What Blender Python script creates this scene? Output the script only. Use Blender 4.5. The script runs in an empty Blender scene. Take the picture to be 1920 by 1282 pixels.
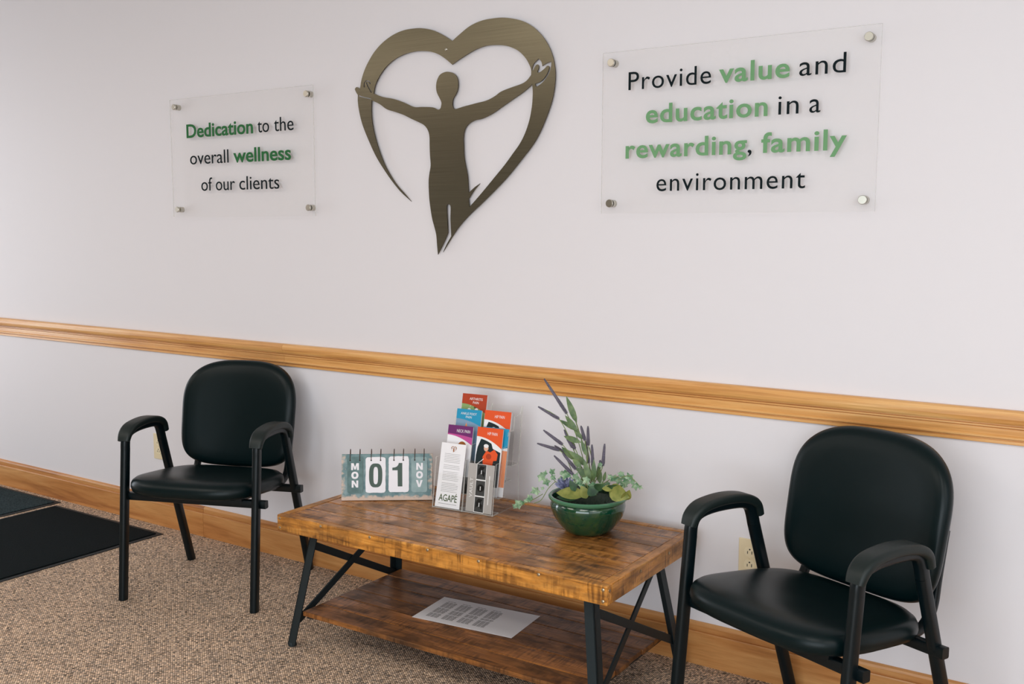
import bpy, bmesh, math, random
from mathutils import Vector, Matrix
random.seed(7)
R = math.radians
SC = bpy.context.scene
COL = SC.collection
# ------------------------------------------------------------------ camera
F_PX, CAM = 1887.98, Vector((1.05216, -2.77452, 1.31792))
YAW, PITCH, ROLL = 0.591084, 0.11176, 0.001764
_f = Vector((-math.sin(YAW)*math.cos(PITCH), math.cos(YAW)*math.cos(PITCH), -math.sin(PITCH)))
_r = Vector((math.cos(YAW), math.sin(YAW), 0)); _u = _r.cross(_f)
_r2 = _r*math.cos(ROLL)+_u*math.sin(ROLL); _u2 = -_r*math.sin(ROLL)+_u*math.cos(ROLL)
cd = bpy.data.cameras.new('camera'); cam = bpy.data.objects.new('camera', cd); COL.objects.link(cam)
cd.sensor_width = 36; cd.lens = F_PX*36/1920; cd.clip_start = .05
cam.matrix_world = Matrix(((_r2.x, _u2.x, -_f.x, CAM.x), (_r2.y, _u2.y, -_f.y, CAM.y), (_r2.z, _u2.z, -_f.z, CAM.z), (0, 0, 0, 1)))
SC.camera = cam
def on(px, py, ax, val):                      # photo pixel -> the point of its ray on an axis plane
    d = _r2*((px-960)/F_PX) - _u2*((py-641)/F_PX) + _f
    return CAM + d*((val-CAM[ax])/d[ax])
# ------------------------------------------------------------------ light
wd = bpy.data.worlds.new('world'); SC.world = wd; wd.use_nodes = True
wd.node_tree.nodes['Background'].inputs[0].default_value = (.75, .85, 1, 1)
wd.node_tree.nodes['Background'].inputs[1].default_value = .6
SC.view_settings.view_transform = 'Standard'; SC.view_settings.look = 'None'
SC.view_settings.gamma = 1; SC.view_settings.use_curve_mapping = False
SC.view_settings.exposure = 0.05
def area(name, loc, rot, sx, sy, power, col):
    l = bpy.data.lights.new(name, 'AREA'); l.shape = 'RECTANGLE'; l.size = sx; l.size_y = sy
    l.energy = power; l.color = col
    o = bpy.data.objects.new(name, l); COL.objects.link(o); o.location = loc; o.rotation_euler = rot
    return o
CEIL = 2.62
PANELS = [(x, y) for y in (-2.6, -3.45) for x in (-4.3, -2.0, .3, 2.5)]
for i, (x, y) in enumerate(PANELS):
    area('ceiling_lamp', (x, y, CEIL-.03), (0, 0, 0), 1.15, .55, 11.5, (1, .965, .925) if x > -1 else (1, .92, .84))
area('window_daylight', (1.0, -5.52, 1.12), (R(90), 0, 0), 3.9, 2.1, 116, (.85, .935, 1))
area('side_window_daylight', (3.14, -2.5, 1.45), (0, R(90), 0), 1.5, 2.4, 15, (.85, .935, 1))
area('door_daylight', (-5.52, -1.2, 1.2), (0, R(-90), 0), 1.9, .8, 26, (.86, .93, 1))

# ------------------------------------------------------------------ materials
def mat(name, base, rough=.5, metal=0, spec=.5, **kw):
    m = bpy.data.materials.new(name); m.use_nodes = True
    b = m.node_tree.nodes['Principled BSDF']
    b.inputs['Base Color'].default_value = (*base, 1); b.inputs['Roughness'].default_value = rough
    b.inputs['Metallic'].default_value = metal; b.inputs['Specular IOR Level'].default_value = spec
    for k, v in kw.items(): b.inputs[k].default_value = v
    return m
def srgb(r, g, b):
    f = lambda c: (c/255/12.92) if c/255 <= .04045 else ((c/255+.055)/1.055)**2.4
    return (f(r), f(g), f(b))
class NT:
    def __init__(s, m): s.m = m; s.t = m.node_tree; s.b = s.t.nodes.get('Principled BSDF')
    def n(s, typ, **kw):
        x = s.t.nodes.new(typ)
        for k, v in kw.items():
            if k.startswith('i_'):
                key = k[2:]; key = int(key) if key.isdigit() else key.replace('_', ' ')
                x.inputs[key].default_value = v
            else: setattr(x, k, v)
        return x
    def l(s, a, b): s.t.links.new(a, b)
    def ramp(s, fac, stops, interp='LINEAR'):
        x = s.n('ShaderNodeValToRGB'); x.color_ramp.interpolation = interp
        e = x.color_ramp.elements
        while len(e) < len(stops): e.new(.5)
        for k, (p, c) in zip(e, stops): k.position = p; k.color = (*c, 1)
        s.l(fac, x.inputs[0]); return x.outputs[0]
    def coords(s, scale, rot=(0, 0, 0), which='Object', jitter=None):
        tc = s.n('ShaderNodeTexCoord'); mp = s.n('ShaderNodeMapping')
        mp.inputs['Scale'].default_value = scale; mp.inputs['Rotation'].default_value = rot
        out = tc.outputs[which]
        if jitter:
            oi = s.n('ShaderNodeObjectInfo'); mu = s.n('ShaderNodeVectorMath', operation='SCALE')
            cb = s.n('ShaderNodeCombineXYZ'); s.l(oi.outputs['Random'], cb.inputs[0]); s.l(oi.outputs['Random'], cb.inputs[1]); s.l(oi.outputs['Random'], cb.inputs[2])
            s.l(cb.outputs[0], mu.inputs[0]); mu.inputs['Scale'].default_value = jitter
            ad = s.n('ShaderNodeVectorMath', operation='ADD'); s.l(out, ad.inputs[0]); s.l(mu.outputs[0], ad.inputs[1]); out = ad.outputs[0]
        s.l(out, mp.inputs[0]); return mp.outputs[0]
    def noise(s, v, scale, detail=4, rough=.5, dist=0):
        x = s.n('ShaderNodeTexNoise'); s.l(v, x.inputs['Vector']); x.inputs['Scale'].default_value = scale
        x.inputs['Detail'].default_value = detail; x.inputs['Roughness'].default_value = rough; x.inputs['Distortion'].default_value = dist
        return x.outputs[0]
    def mix(s, fac, a, b, mode='MIX'):
        x = s.n('ShaderNodeMix', data_type='RGBA', blend_type=mode)
        for sock, v in ((x.inputs[0], fac), (x.inputs[6], a), (x.inputs[7], b)):
            if hasattr(v, 'links'): s.l(v, sock)
            else: sock.default_value = v if not isinstance(v, tuple) else (*v, 1)
        return x.outputs[2]
    def bump(s, h, strength, dist=.002):
        x = s.n('ShaderNodeBump'); x.inputs['Strength'].default_value = strength; x.inputs['Distance'].default_value = dist
        s.l(h, x.inputs['Height']); s.l(x.outputs[0], s.b.inputs['Normal'])
M = {}
# painted wall: off white with a faint roller texture
M['wall'] = mat('wall_paint', srgb(229, 226, 229), .55, spec=.3)
t = NT(M['wall']); t.bump(t.noise(t.coords((1, 1, 1)), 220, 3), .06, .001)
M['ceil'] = mat('ceiling_paint', srgb(205, 202, 196), .8)
M['far_wall'] = mat('far_wall_paint', srgb(112, 104, 84), .7)
# oak trim, grain along x
def oak(name, light, mid, dark, sc=(1.2, 26, 26), rough=.32):
    m = mat(name, mid, rough, spec=.45); t = NT(m)
    v = t.coords(sc, jitter=7)
    n1 = t.noise(v, 1.6, 6, .6, .6); n2 = t.noise(t.coords((sc[0]*4, sc[1]*6, sc[2]*6), jitter=3), 2.5, 3, .6)
    c = t.ramp(n1, [(.3, dark), (.48, mid), (.72, light)])
    c2 = t.ramp(n2, [(.25, (.72, .68, .6)), (.5, (1, 1, 1))])
    t.l(t.mix(.55, c, c2, 'MULTIPLY'), t.b.inputs['Base Color'])
    t.bump(n2, .08, .001); return m
M['rail'] = oak('oak_rail', srgb(236, 188, 124), srgb(222, 164, 96), srgb(196, 134, 72))
M['base'] = oak('oak_base', srgb(214, 158, 98), srgb(190, 128, 70), srgb(150, 92, 46), (1.0, 18, 12), .38)
# reclaimed table wood, grain along x with cross saw marks and dark patches
def rustic(name, light, mid, dark, rough, saw=1.0):
    m = mat(name, mid, rough, spec=.5); t = NT(m)
    n1 = t.noise(t.coords((3.6, 50, 50), jitter=9), 1.5, 6, .62, .8)
    n2 = t.noise(t.coords((8.0, 15, 15), jitter=13), 1.0, 5, .6, .4)
    n3 = t.noise(t.coords((120, 9, 9), jitter=5), 1.0, 2, .5)
    n4 = t.noise(t.coords((13, 20, 20), jitter=21), 1.0, 4, .6, .3)
    c = t.ramp(n1, [(.28, dark), (.46, mid), (.7, light)])
    patch = t.ramp(n2, [(.42, (0, 0, 0)), (.66, (1, 1, 1))])
    c = t.mix(patch, c, t.mix(.72, c, dark))
    sawm = t.ramp(n3, [(.4, (.32, .28, .25)), (.56, (1, 1, 1))])
    sawf = t.ramp(n4, [(.42, (0, 0, 0)), (.6, (saw*.85,)*3)])
    c = t.mix(sawf, c, t.mix(1, c, sawm, 'MULTIPLY'))
    oi = t.n('ShaderNodeObjectInfo'); vr = t.ramp(oi.outputs['Random'], [(0, (.74, .72, .70)), (.5, (.98, .97, .96)), (1, (1.16, 1.14, 1.1))])
    c = t.mix(1, c, vr, 'MULTIPLY')
    t.l(c, t.b.inputs['Base Color'])
    rr = t.ramp(n2, [(.35, (rough-.08,)*3), (.7, (rough+.16,)*3)]); t.l(rr, t.b.inputs['Roughness'])
    t.bump(t.mix(.5, n1, n3), .12, .0015); return m
M['top'] = rustic('rustic_plank', srgb(204, 146, 80), srgb(168, 110, 54), srgb(62, 40, 22), .27)
M['apron'] = rustic('rustic_apron', srgb(214, 154, 76), srgb(190, 126, 50), srgb(92, 58, 26), .32, 1)
M['shelf'] = rustic('rustic_shelf', srgb(184, 122, 64), srgb(146, 92, 44), srgb(56, 38, 22), .38)
def nograin(name): return mat(name, (.02, .02, .02))
# brown loop carpet
M['carpet'] = mat('carpet', (.2, .15, .1), .95, spec=.1); t = NT(M['carpet'])
v = t.coords((1, 1, 1), (0, 0, 0))
mp = t.n('ShaderNodeMapping'); mp.vector_type = 'TEXTURE'; mp.inputs['Rotation'].default_value = (0, 0, R(142)); mp.inputs['Scale'].default_value = (1/230, 1/160, 1)
t.l(v, mp.inputs[0])
vo = t.n('ShaderNodeTexVoronoi', feature='F1', voronoi_dimensions='2D'); vo.inputs['Scale'].default_value = 1; vo.inputs['Randomness'].default_value = .4
t.l(mp.outputs[0], vo.inputs['Vector'])
sep = t.n('ShaderNodeSeparateColor'); t.l(vo.outputs['Color'], sep.inputs[0])
c = t.ramp(sep.outputs[0], [(0, srgb(84, 78, 72)), (.2, srgb(164, 144, 126)), (.4, srgb(214, 188, 162)), (.55, srgb(118, 110, 104)), (.7, srgb(196, 176, 158)), (.85, srgb(240, 214, 188)), (1, srgb(138, 130, 124))])
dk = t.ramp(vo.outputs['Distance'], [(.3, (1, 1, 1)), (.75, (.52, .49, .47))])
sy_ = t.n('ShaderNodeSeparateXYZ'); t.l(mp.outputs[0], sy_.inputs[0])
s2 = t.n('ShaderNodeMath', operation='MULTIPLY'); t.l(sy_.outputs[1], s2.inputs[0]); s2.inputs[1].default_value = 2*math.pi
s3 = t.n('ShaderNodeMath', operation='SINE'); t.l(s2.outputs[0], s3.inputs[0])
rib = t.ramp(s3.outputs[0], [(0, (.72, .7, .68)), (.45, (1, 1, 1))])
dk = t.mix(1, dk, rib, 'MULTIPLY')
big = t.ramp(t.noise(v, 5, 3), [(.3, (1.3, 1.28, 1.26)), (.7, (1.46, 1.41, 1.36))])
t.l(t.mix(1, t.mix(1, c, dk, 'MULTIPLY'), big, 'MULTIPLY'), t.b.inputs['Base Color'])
inv = t.n('ShaderNodeMath', operation='SUBTRACT'); inv.inputs[0].default_value = 1; t.l(vo.outputs['Distance'], inv.inputs[1]); t.bump(inv.outputs[0], .7, .004)
# mats
M['mat'] = mat('mat_pile', srgb(9, 17, 20), .95, spec=.1); t = NT(M['mat'])
t.l(t.ramp(t.noise(t.coords((1, 1, 1)), 260, 2), [(.3, srgb(4, 10, 12)), (.7, srgb(18, 27, 30))]), t.b.inputs['Base Color']); t.bump(t.noise(t.coords((1, 1, 1)), 300, 2), .5, .003)
M['mat2'] = mat('mat_pile_grey', srgb(26, 40, 44), .95, spec=.1); t = NT(M['mat2'])
t.l(t.ramp(t.noise(t.coords((1, 1, 1)), 200, 2), [(.3, srgb(20, 32, 36)), (.7, srgb(56, 70, 74))]), t.b.inputs['Base Color']); t.bump(t.noise(t.coords((1, 1, 1)), 220, 2), .5, .003)
M['mat_edge'] = mat('mat_rubber', srgb(8, 14, 16), .6)
# chairs
M['vinyl'] = mat('black_vinyl', srgb(4, 21, 23), .34, spec=.2); t = NT(M['vinyl']); t.bump(t.noise(t.coords((1, 1, 1)), 420, 3), .05, .001)
M['tube'] = mat('black_tube', srgb(4, 17, 21), .34, spec=.3)
M['arm'] = mat('arm_plastic', srgb(15, 28, 27), .48, spec=.4); t = NT(M['arm']); t.bump(t.noise(t.coords((1, 1, 1)), 500, 3), .15, .001)
M['iron'] = mat('iron', srgb(26, 38, 42), .5, .3); t = NT(M['iron']); t.bump(t.noise(t.coords((1, 1, 1)), 90, 3), .1, .002)
M['steel'] = mat('steel', srgb(196, 192, 180), .28, 1.0)
M['screw'] = mat('screw', srgb(190, 176, 150), .35, 1.0)
# brushed bronze sheet
M['bronze'] = mat('brushed_bronze', srgb(120, 112, 92), .3, 1.0); t = NT(M['bronze'])
nb = t.noise(t.coords((3, 3, 900)), 1.0, 3, .5)
t.l(t.ramp(nb, [(.3, srgb(106, 101, 84)), (.7, srgb(126, 119, 100))]), t.b.inputs['Base Color']); t.bump(nb, .12, .0006)
t.b.inputs['Anisotropic'].default_value = .6
M['bronze_edge'] = mat('bronze_edge', srgb(60, 56, 46), .45, 1.0)
# clear acrylic: thin sheet, see through with a fresnel sheen
def acrylic(name, tint, edge=False, f=1.0):
    m = bpy.data.materials.new(name); m.use_nodes = True; t = NT(m); t.t.nodes.remove(t.b)
    out = t.t.nodes['Material Output']; tr = t.n('ShaderNodeBsdfTransparent'); tr.inputs[0].default_value = (*tint, 1)
    gl = t.n('ShaderNodeBsdfGlossy'); gl.inputs['Roughness'].default_value = .02
    lw = t.n('ShaderNodeLayerWeight'); pw = t.n('ShaderNodeMath', operation='POWER'); t.l(lw.outputs['Facing'], pw.inputs[0]); pw.inputs[1].default_value = 5
    fr = t.n('ShaderNodeMath', operation='MULTIPLY_ADD'); t.l(pw.outputs[0], fr.inputs[0]); fr.inputs[1].default_value = .9; fr.inputs[2].default_value = .013
    mx = t.n('ShaderNodeMixShader'); t.l(fr.outputs[0], mx.inputs[0]); t.l(tr.outputs[0], mx.inputs[1]); t.l(gl.outputs[0], mx.inputs[2])
    res = mx.outputs[0]
    if edge:
        df = t.n('ShaderNodeBsdfDiffuse'); df.inputs[0].default_value = (.8, .8, .76, 1); m2 = t.n('ShaderNodeMixShader'); m2.inputs[0].default_value = f
        t.l(res, m2.inputs[1]); t.l(df.outputs[0], m2.inputs[2]); res = m2.outputs[0]
    t.l(res, out.inputs[0]); return m
M['acr'] = acrylic('clear_acrylic', (.995, .995, .992)); M['acr_edge'] = acrylic('acrylic_edge', (.9, .91, .86), True, .45)
M['acr_sign'] = acrylic('sign_acrylic', (1, 1, .998)); M['acr_sign_edge'] = acrylic('sign_edge', (.9, .9, .89), True, .3)
M['green1'] = mat('green_vinyl', srgb(46, 108, 62), .8, spec=.2); M['green2'] = mat('green_vinyl_light', srgb(114, 162, 116), .8, spec=.2)
M['ink'] = mat('ink_black', srgb(16, 28, 32), .8, spec=.15)
M['ivory'] = mat('ivory_plastic', srgb(232, 216, 180), .35); M['ivory2'] = mat('ivory_receptacle', srgb(238, 224, 190), .3); M['slot'] = mat('slot_dark', srgb(40, 32, 26), .6)
M['paper'] = mat('paper', srgb(240, 240, 243), .6); M['grey_ink'] = mat('grey_ink', srgb(150, 150, 152), .7); M['text_ink'] = mat('text_ink', srgb(84, 84, 88), .7)
M['bowl'] = mat('green_glaze', srgb(14, 74, 50), .08, spec=.6); t = NT(M['bowl'])
t.l(t.ramp(t.noise(t.coords((6, 6, 3)), 2.0, 5, .6, 1.2), [(.3, srgb(4, 42, 30)), (.5, srgb(8, 62, 44)), (.72, srgb(50, 80, 40))]), t.b.inputs['Base Color']); t.b.inputs['Coat Weight'].default_value = .5
M['rim'] = mat('glaze_rim', srgb(72, 122, 92), .15, spec=.6)
M['moss'] = mat('moss', srgb(22, 44, 30), .9); M['stem'] = mat('stem_green', srgb(122, 142, 84), .6)
M['lav'] = mat('lavender', srgb(74, 70, 88), .85); t = NT(M['lav']); t.l(t.ramp(t.noise(t.coords((1, 1, 1)), 700, 2), [(.35, srgb(62, 60, 72)), (.65, srgb(128, 122, 138))]), t.b.inputs['Base Color'])
def leafmat(name, a, b, rough=.5):
    m = mat(name, a, rough); t = NT(m); t.l(t.ramp(t.noise(t.coords((1, 1, 1), jitter=5), 45, 3), [(.35, a), (.65, b)]), t.b.inputs['Base Color']); return m
M['leaf'] = leafmat('leaf_green', srgb(70, 98, 60), srgb(112, 134, 84)); M['ivy'] = leafmat('ivy_leaf', srgb(74, 122, 84), srgb(172, 196, 162)); M['olive'] = leafmat('olive_leaf', srgb(108, 118, 52), srgb(146, 148, 76)); M['dkleaf'] = leafmat('dark_leaf', srgb(30, 62, 40), srgb(60, 96, 58))
M['petal'] = leafmat('petal_blue', srgb(78, 86, 122), srgb(140, 144, 176))
# distressed blue board
M['board'] = mat('distressed_blue', srgb(110, 142, 146), .7); t = NT(M['board'])
vv = t.coords((1, 1, 1)); tc = t.n('ShaderNodeTexCoord'); sx = t.n('ShaderNodeSeparateXYZ'); t.l(tc.outputs['Generated'], sx.inputs[0])
def edged(sock):
    a = t.n('ShaderNodeMath', operation='SUBTRACT'); t.l(sock, a.inputs[0]); a.inputs[1].default_value = .5
    b = t.n('ShaderNodeMath', operation='ABSOLUTE'); t.l(a.outputs[0], b.inputs[0]); return b.outputs[0]
ma = t.n('ShaderNodeMath', operation='MAXIMUM'); t.l(edged(sx.outputs[0]), ma.inputs[0])
zz = t.n('ShaderNodeMath', operation='SUBTRACT'); zz.inputs[0].default_value = .58; t.l(sx.outputs[2], zz.inputs[1]); t.l(zz.outputs[0], ma.inputs[1])
ns = t.n('ShaderNodeMath', operation='MULTIPLY_ADD'); t.l(t.noise(vv, 70, 4, .6), ns.inputs[0]); ns.inputs[1].default_value = .22; t.l(ma.outputs[0], ns.inputs[2])
blue = t.ramp(t.noise(vv, 40, 4), [(.3, srgb(86, 118, 124)), (.55, srgb(118, 146, 148)), (.75, srgb(146, 166, 172))])
wear = t.ramp(ns.outputs[0], [(.57, (0, 0, 0)), (.62, (1, 1, 1))])
t.l(t.mix(wear, blue, srgb(206, 184, 168)), t.b.inputs['Base Color'])
M['tagblue'] = leafmat('tag_blue_dark', srgb(84, 112, 112), srgb(104, 132, 132), .7); M['tagblue2'] = leafmat('tag_blue_pale', srgb(134, 158, 160), srgb(152, 174, 174), .7)
M['tagwhite'] = mat('tag_white', srgb(238, 236, 240), .6); M['tagedge'] = mat('tag_edge', srgb(196, 158, 140), .7); M['digit'] = mat('digit_grey', srgb(74, 92, 84), .7)
M['ring'] = mat('ring_rust', srgb(74, 54, 44), .5, .6)
def flat(name, rgb, rough=.35): 
    M[name] = mat(name, srgb(*rgb), rough); return M[name]
for n_, c_ in dict(red=(206, 70, 36), rust=(178, 64, 34), orange=(232, 88, 40), blue=(38, 152, 192), navy=(22, 40, 44), purple=(112, 44, 108), magenta=(196, 80, 150), skin=(226, 176, 150), skyb=(130, 160, 186), grn=(140, 170, 110), wht=(240, 240, 240), vgrey=(176, 172, 168), vdark=(64, 66, 66), hair=(160, 96, 40), cardgrn=(74, 92, 56), blackp=(14, 16, 18), tan=(222, 180, 140), coral=(240, 150, 100)).items(): flat(n_, c_)

# ------------------------------------------------------------------ mesh helpers
class MB:
    def __init__(s): s.v = []; s.f = []; s.mi = []
    def add(s, vs, fs, mi=0):
        o = len(s.v); s.v += [tuple(v) for v in vs]; s.f += [tuple(i+o for i in f) for f in fs]; s.mi += [mi]*len(fs); return s
    def box(s, x0, x1, y0, y1, z0, z1, mi=0, X=None):
        vs = [(x, y, z) for x in (x0, x1) for y in (y0, y1) for z in (z0, z1)]
        if X: vs = [X @ Vector(v) for v in vs]
        return s.add(vs, [(0, 1, 3, 2), (4, 6, 7, 5), (0, 4, 5, 1), (2, 3, 7, 6), (0, 2, 6, 4), (1, 5, 7, 3)], mi)
    def sweep(s, path, prof, up=Vector((1, 0, 0)), mi=0, scales=None, closed=False):
        # prof: list of (a,b): a along 'up' side axis, b along the in-plane normal
        P = [Vector(p) for p in path]; n = len(prof); rings = []
        for i, p in enumerate(P):
            tg = (P[min(i+1, len(P)-1)]-P[max(i-1, 0)]).normalized()
            if closed: tg = (P[(i+1) % len(P)]-P[i-1]).normalized()
            a = (up-tg*up.dot(tg)).normalized(); b = tg.cross(a); k = scales[i] if scales else 1
            rings.append([p+a*q[0]*k+b*q[1]*k for q in prof])
        vs = [v for r in rings for v in r]; fs = []; m = len(P)
        for i in range(m if closed else m-1):
            i2 = (i+1) % m
            for j in range(n):
                j2 = (j+1) % n; fs.append((i*n+j, i*n+j2, i2*n+j2, i2*n+j))
        if not closed: fs += [tuple(range(n))[::-1], tuple((m-1)*n+j for j in range(n))]
        return s.add(vs, fs, mi)
    def lathe(s, prof, n=32, c=(0, 0, 0), X=None, mi=0, caps=True):
        vs = []
        for r, z in prof:
            for j in range(n):
                a = 2*math.pi*j/n; v = Vector((c[0]+r*math.cos(a), c[1]+r*math.sin(a), c[2]+z)); vs.append(X @ v if X else v)
        fs = [(i*n+j, i*n+(j+1) % n, (i+1)*n+(j+1) % n, (i+1)*n+j) for i in range(len(prof)-1) for j in range(n)]
        if caps: fs += [tuple(range(n))[::-1], tuple((len(prof)-1)*n+j for j in range(n))]
        return s.add(vs, fs, mi)
    def obj(s, name, mats, parent=None, smooth=False, bevel=0, seg=2, angle=None):
        me = bpy.data.meshes.new(name); me.from_pydata(s.v, [], s.f)
        ms = mats if isinstance(mats, (list, tuple)) else [mats]
        for m in ms: me.materials.append(m)
        for p, i in zip(me.polygons, s.mi): p.material_index = i
        bm = bmesh.new(); bm.from_mesh(me); bmesh.ops.recalc_face_normals(bm, faces=bm.faces); bm.to_mesh(me); bm.free()
        if smooth:
            for p in me.polygons: p.use_smooth = True
            try: me.set_sharp_from_angle(angle=R(angle or 42))
            except Exception: pass
        o = link(name, me, parent)
        if bevel:
            b = o.modifiers.new('bevel', 'BEVEL'); b.width = bevel; b.segments = seg; b.limit_method = 'ANGLE'; b.angle_limit = R(40)
        return o
def link(name, me, parent=None):
    o = bpy.data.objects.new(name, me); COL.objects.link(o); o.parent = parent; return o
def tag(o, label, cat, group=None):
    o['label'] = label; o['category'] = cat
    if group: o['group'] = group
    return o
def thing(name, label, cat, loc=(0, 0, 0), rz=0, group=None):
    o = link(name, None); o.location = loc; o.rotation_euler = (0, 0, rz); o.empty_display_size = .05
    return tag(o, label, cat, group)
def struct(o): o['kind'] = 'structure'; return o
def rrect(a, b, r, n=4):
    r = min(r, a*.999, b*.999); out = []
    for cx, cy, s in ((a-r, b-r, 0), (-a+r, b-r, 90), (-a+r, -b+r, 180), (a-r, -b+r, 270)):
        for k in range(n+1): t_ = R(s+90*k/n); out.append((cx+r*math.cos(t_), cy+r*math.sin(t_)))
    return out
def circ(r, n=10): return [(r*math.cos(2*math.pi*k/n), r*math.sin(2*math.pi*k/n)) for k in range(n)]
def smooth_path(pts, n=6, closed=False):       # Catmull-Rom
    P = [Vector(p) for p in pts]; out = []; m = len(P)
    g = (lambda i: P[i % m]) if closed else (lambda i: P[max(0, min(m-1, i))])
    for i in range(m if closed else m-1):
        a, b, c, d = g(i-1), g(i), g(i+1), g(i+2)
        for k in range(n):
            t_ = k/n; out.append(.5*((2*b)+(c-a)*t_+(2*a-5*b+4*c-d)*t_*t_+(3*b-a-3*c+d)*t_**3))
    if not closed: out.append(P[-1])
    return out
def sheet(loops, y0, y1, name, mats, parent=None):
    """flat plate in the XZ plane between y0 (front) and y1 from outline loops (first outer, rest holes)"""
    cu = bpy.data.curves.new(name, 'CURVE'); cu.dimensions = '2D'; cu.fill_mode = 'BOTH'; cu.extrude = abs(y1-y0)/2
    for lp in loops:
        sp = cu.splines.new('POLY'); sp.points.add(len(lp)-1); sp.use_cyclic_u = True
        for q, c in zip(sp.points, lp): q.co = (c[0], c[1], 0, 1)
    tmp = bpy.data.objects.new('tmp', cu); COL.objects.link(tmp); bpy.context.view_layer.update()
    me = bpy.data.meshes.new_from_object(tmp.evaluated_get(bpy.context.evaluated_depsgraph_get()))
    bpy.data.objects.remove(tmp); bpy.data.curves.remove(cu)
    yc = (y0+y1)/2
    for v in me.vertices: v.co = (v.co.x, yc-v.co.z, v.co.y)
    me.materials.clear(); ms = mats if isinstance(mats, (list, tuple)) else [mats]
    for m in ms: me.materials.append(m)
    me.update()
    for p in me.polygons: p.material_index = 1 if (len(ms) > 1 and abs(p.normal.y) < .5) else 0; p.use_smooth = False
    me.name = name
    return link(name, me, parent)
def text_mesh(body, bold=0, track=1.0, ext=.0, res=4):
    """glyph outlines as a mesh in XY; returns vertex list scaled so that cap height = 1"""
    cu = bpy.data.curves.new('txt', 'FONT'); cu.body = body; cu.size = 1; cu.offset = bold; cu.space_character = track; cu.extrude = ext; cu.resolution_u = res
    tmp = bpy.data.objects.new('tmp', cu); COL.objects.link(tmp); bpy.context.view_layer.update()
    me = bpy.data.meshes.new_from_object(tmp.evaluated_get(bpy.context.evaluated_depsgraph_get()))
    bpy.data.objects.remove(tmp); bpy.data.curves.remove(cu); return me
CAP = None
def cap_height():
    global CAP
    if CAP is None:
        me = text_mesh('H'); CAP = max(v.co.y for v in me.vertices); bpy.data.meshes.remove(me)
    return CAP
def word(name, body, x0, x1, zb, cap, m, parent, y=0, bold=0, track=1.0, thick=.0006, X=None):
    """a word set in the XZ plane from x0 to x1 on baseline zb, facing -y"""
    me = text_mesh(body, bold, track, .01); k = cap/cap_height()
    xs = [v.co.x for v in me.vertices]; a, b = min(xs), max(xs); zs = [v.co.z for v in me.vertices]; zz_ = max(max(zs)-min(zs), 1e-6)
    for v in me.vertices:
        p = Vector((x0+(v.co.x-a)/(b-a)*(x1-x0), y-(v.co.z-min(zs))/zz_*thick, zb+v.co.y*k)); v.co = X @ p if X else p
    me.materials.clear(); me.materials.append(m); me.name = name; me.update()
    for p in me.polygons: p.use_smooth = False
    return link(name, me, parent)

# ------------------------------------------------------------------ the room
XL, XR, YF = -5.6, 3.2, -5.6
struct(MB().box(XL, XR, YF, .12, -.08, 0).obj('floor', M['carpet']))
struct(MB().box(XL-.12, XR+.12, 0, .12, 0, CEIL).obj('wall_back', M['wall']))
w = MB(); w.box(XL-.12, XL, YF, -1.65, 0, CEIL); w.box(XL-.12, XL, -.75, 0, 0, CEIL); w.box(XL-.12, XL, -1.65, -.75, 2.1, CEIL); struct(w.obj('wall_left', M['wall']))
w = MB(); w.box(XR, XR+.12, YF, -3.75, 0, CEIL); w.box(XR, XR+.12, -1.25, 0, 0, CEIL); w.box(XR, XR+.12, -3.75, -1.25, 0, .65); w.box(XR, XR+.12, -3.75, -1.25, 2.25, CEIL); struct(w.obj('wall_right', M['wall']))
w2 = MB()
for z in (.65, 2.19): w2.box(XR+.02, XR+.08, -3.75, -1.25, z, z+.06)
for y in (-3.75, -2.53, -1.31): w2.box(XR+.02, XR+.08, y, y+.06, .71, 2.19)
w2 = struct(w2.obj('window_2', M['base'])); MB().box(XR+.05, XR+.055, -3.71, -1.29, .69, 2.21).obj('pane', M['acr'], w2)
w = MB(); w.box(XL-.12, -1.0, YF-.12, YF, 0, CEIL); w.box(3.0, XR+.12, YF-.12, YF, 0, CEIL); w.box(-1.0, 3.0, YF-.12, YF, 0, .06); w.box(-1.0, 3.0, YF-.12, YF, 2.2, CEIL); struct(w.obj('wall_front', M['far_wall']))
ceil = struct(MB().box(XL, XR, YF, 0, CEIL, CEIL+.08).obj('ceiling', M['ceil']))
for x, y in PANELS:
    f = MB(); f.box(x-.62, x+.62, y-.32, y-.29, CEIL-.02, CEIL); f.box(x-.62, x+.62, y+.29, y+.32, CEIL-.02, CEIL); f.box(x-.62, x-.59, y-.29, y+.29, CEIL-.02, CEIL); f.box(x+.59, x+.62, y-.29, y+.29, CEIL-.02, CEIL)
    f.obj('light_frame', M['ceil'], ceil)
wn = MB(); wn.box(-1.0, 3.0, YF-.08, YF-.02, .06, .12); wn.box(-1.0, 3.0, YF-.08, YF-.02, 2.14, 2.2)
for x in (-1.0, .3, 1.64, 2.94): wn.box(x, x+.06, YF-.08, YF-.02, .12, 2.14)
win = struct(wn.obj('window_1', M['base'])); MB().box(-.96, 2.96, YF-.055, YF-.05, .10, 2.16).obj('pane', M['acr'], win)
dr = MB(); dr.box(XL-.09, XL-.04, -1.65, -1.53, 0, 2.1); dr.box(XL-.09, XL-.04, -.87, -.75, 0, 2.1); dr.box(XL-.09, XL-.04, -1.53, -.87, 0, .25); dr.box(XL-.09, XL-.04, -1.53, -.87, 1.98, 2.1)
door = struct(dr.obj('door_1', M['base'])); MB().box(XL-.07, XL-.06, -1.53, -.87, .25, 1.98).obj('pane', M['acr'], door)

struct(MB().box(XL, -3.2, YF, -4.5, 2.44, CEIL).obj('added_soffit', M['base']))  # unseen oak soffit, added so the bronze heart reflects a brown band
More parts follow.
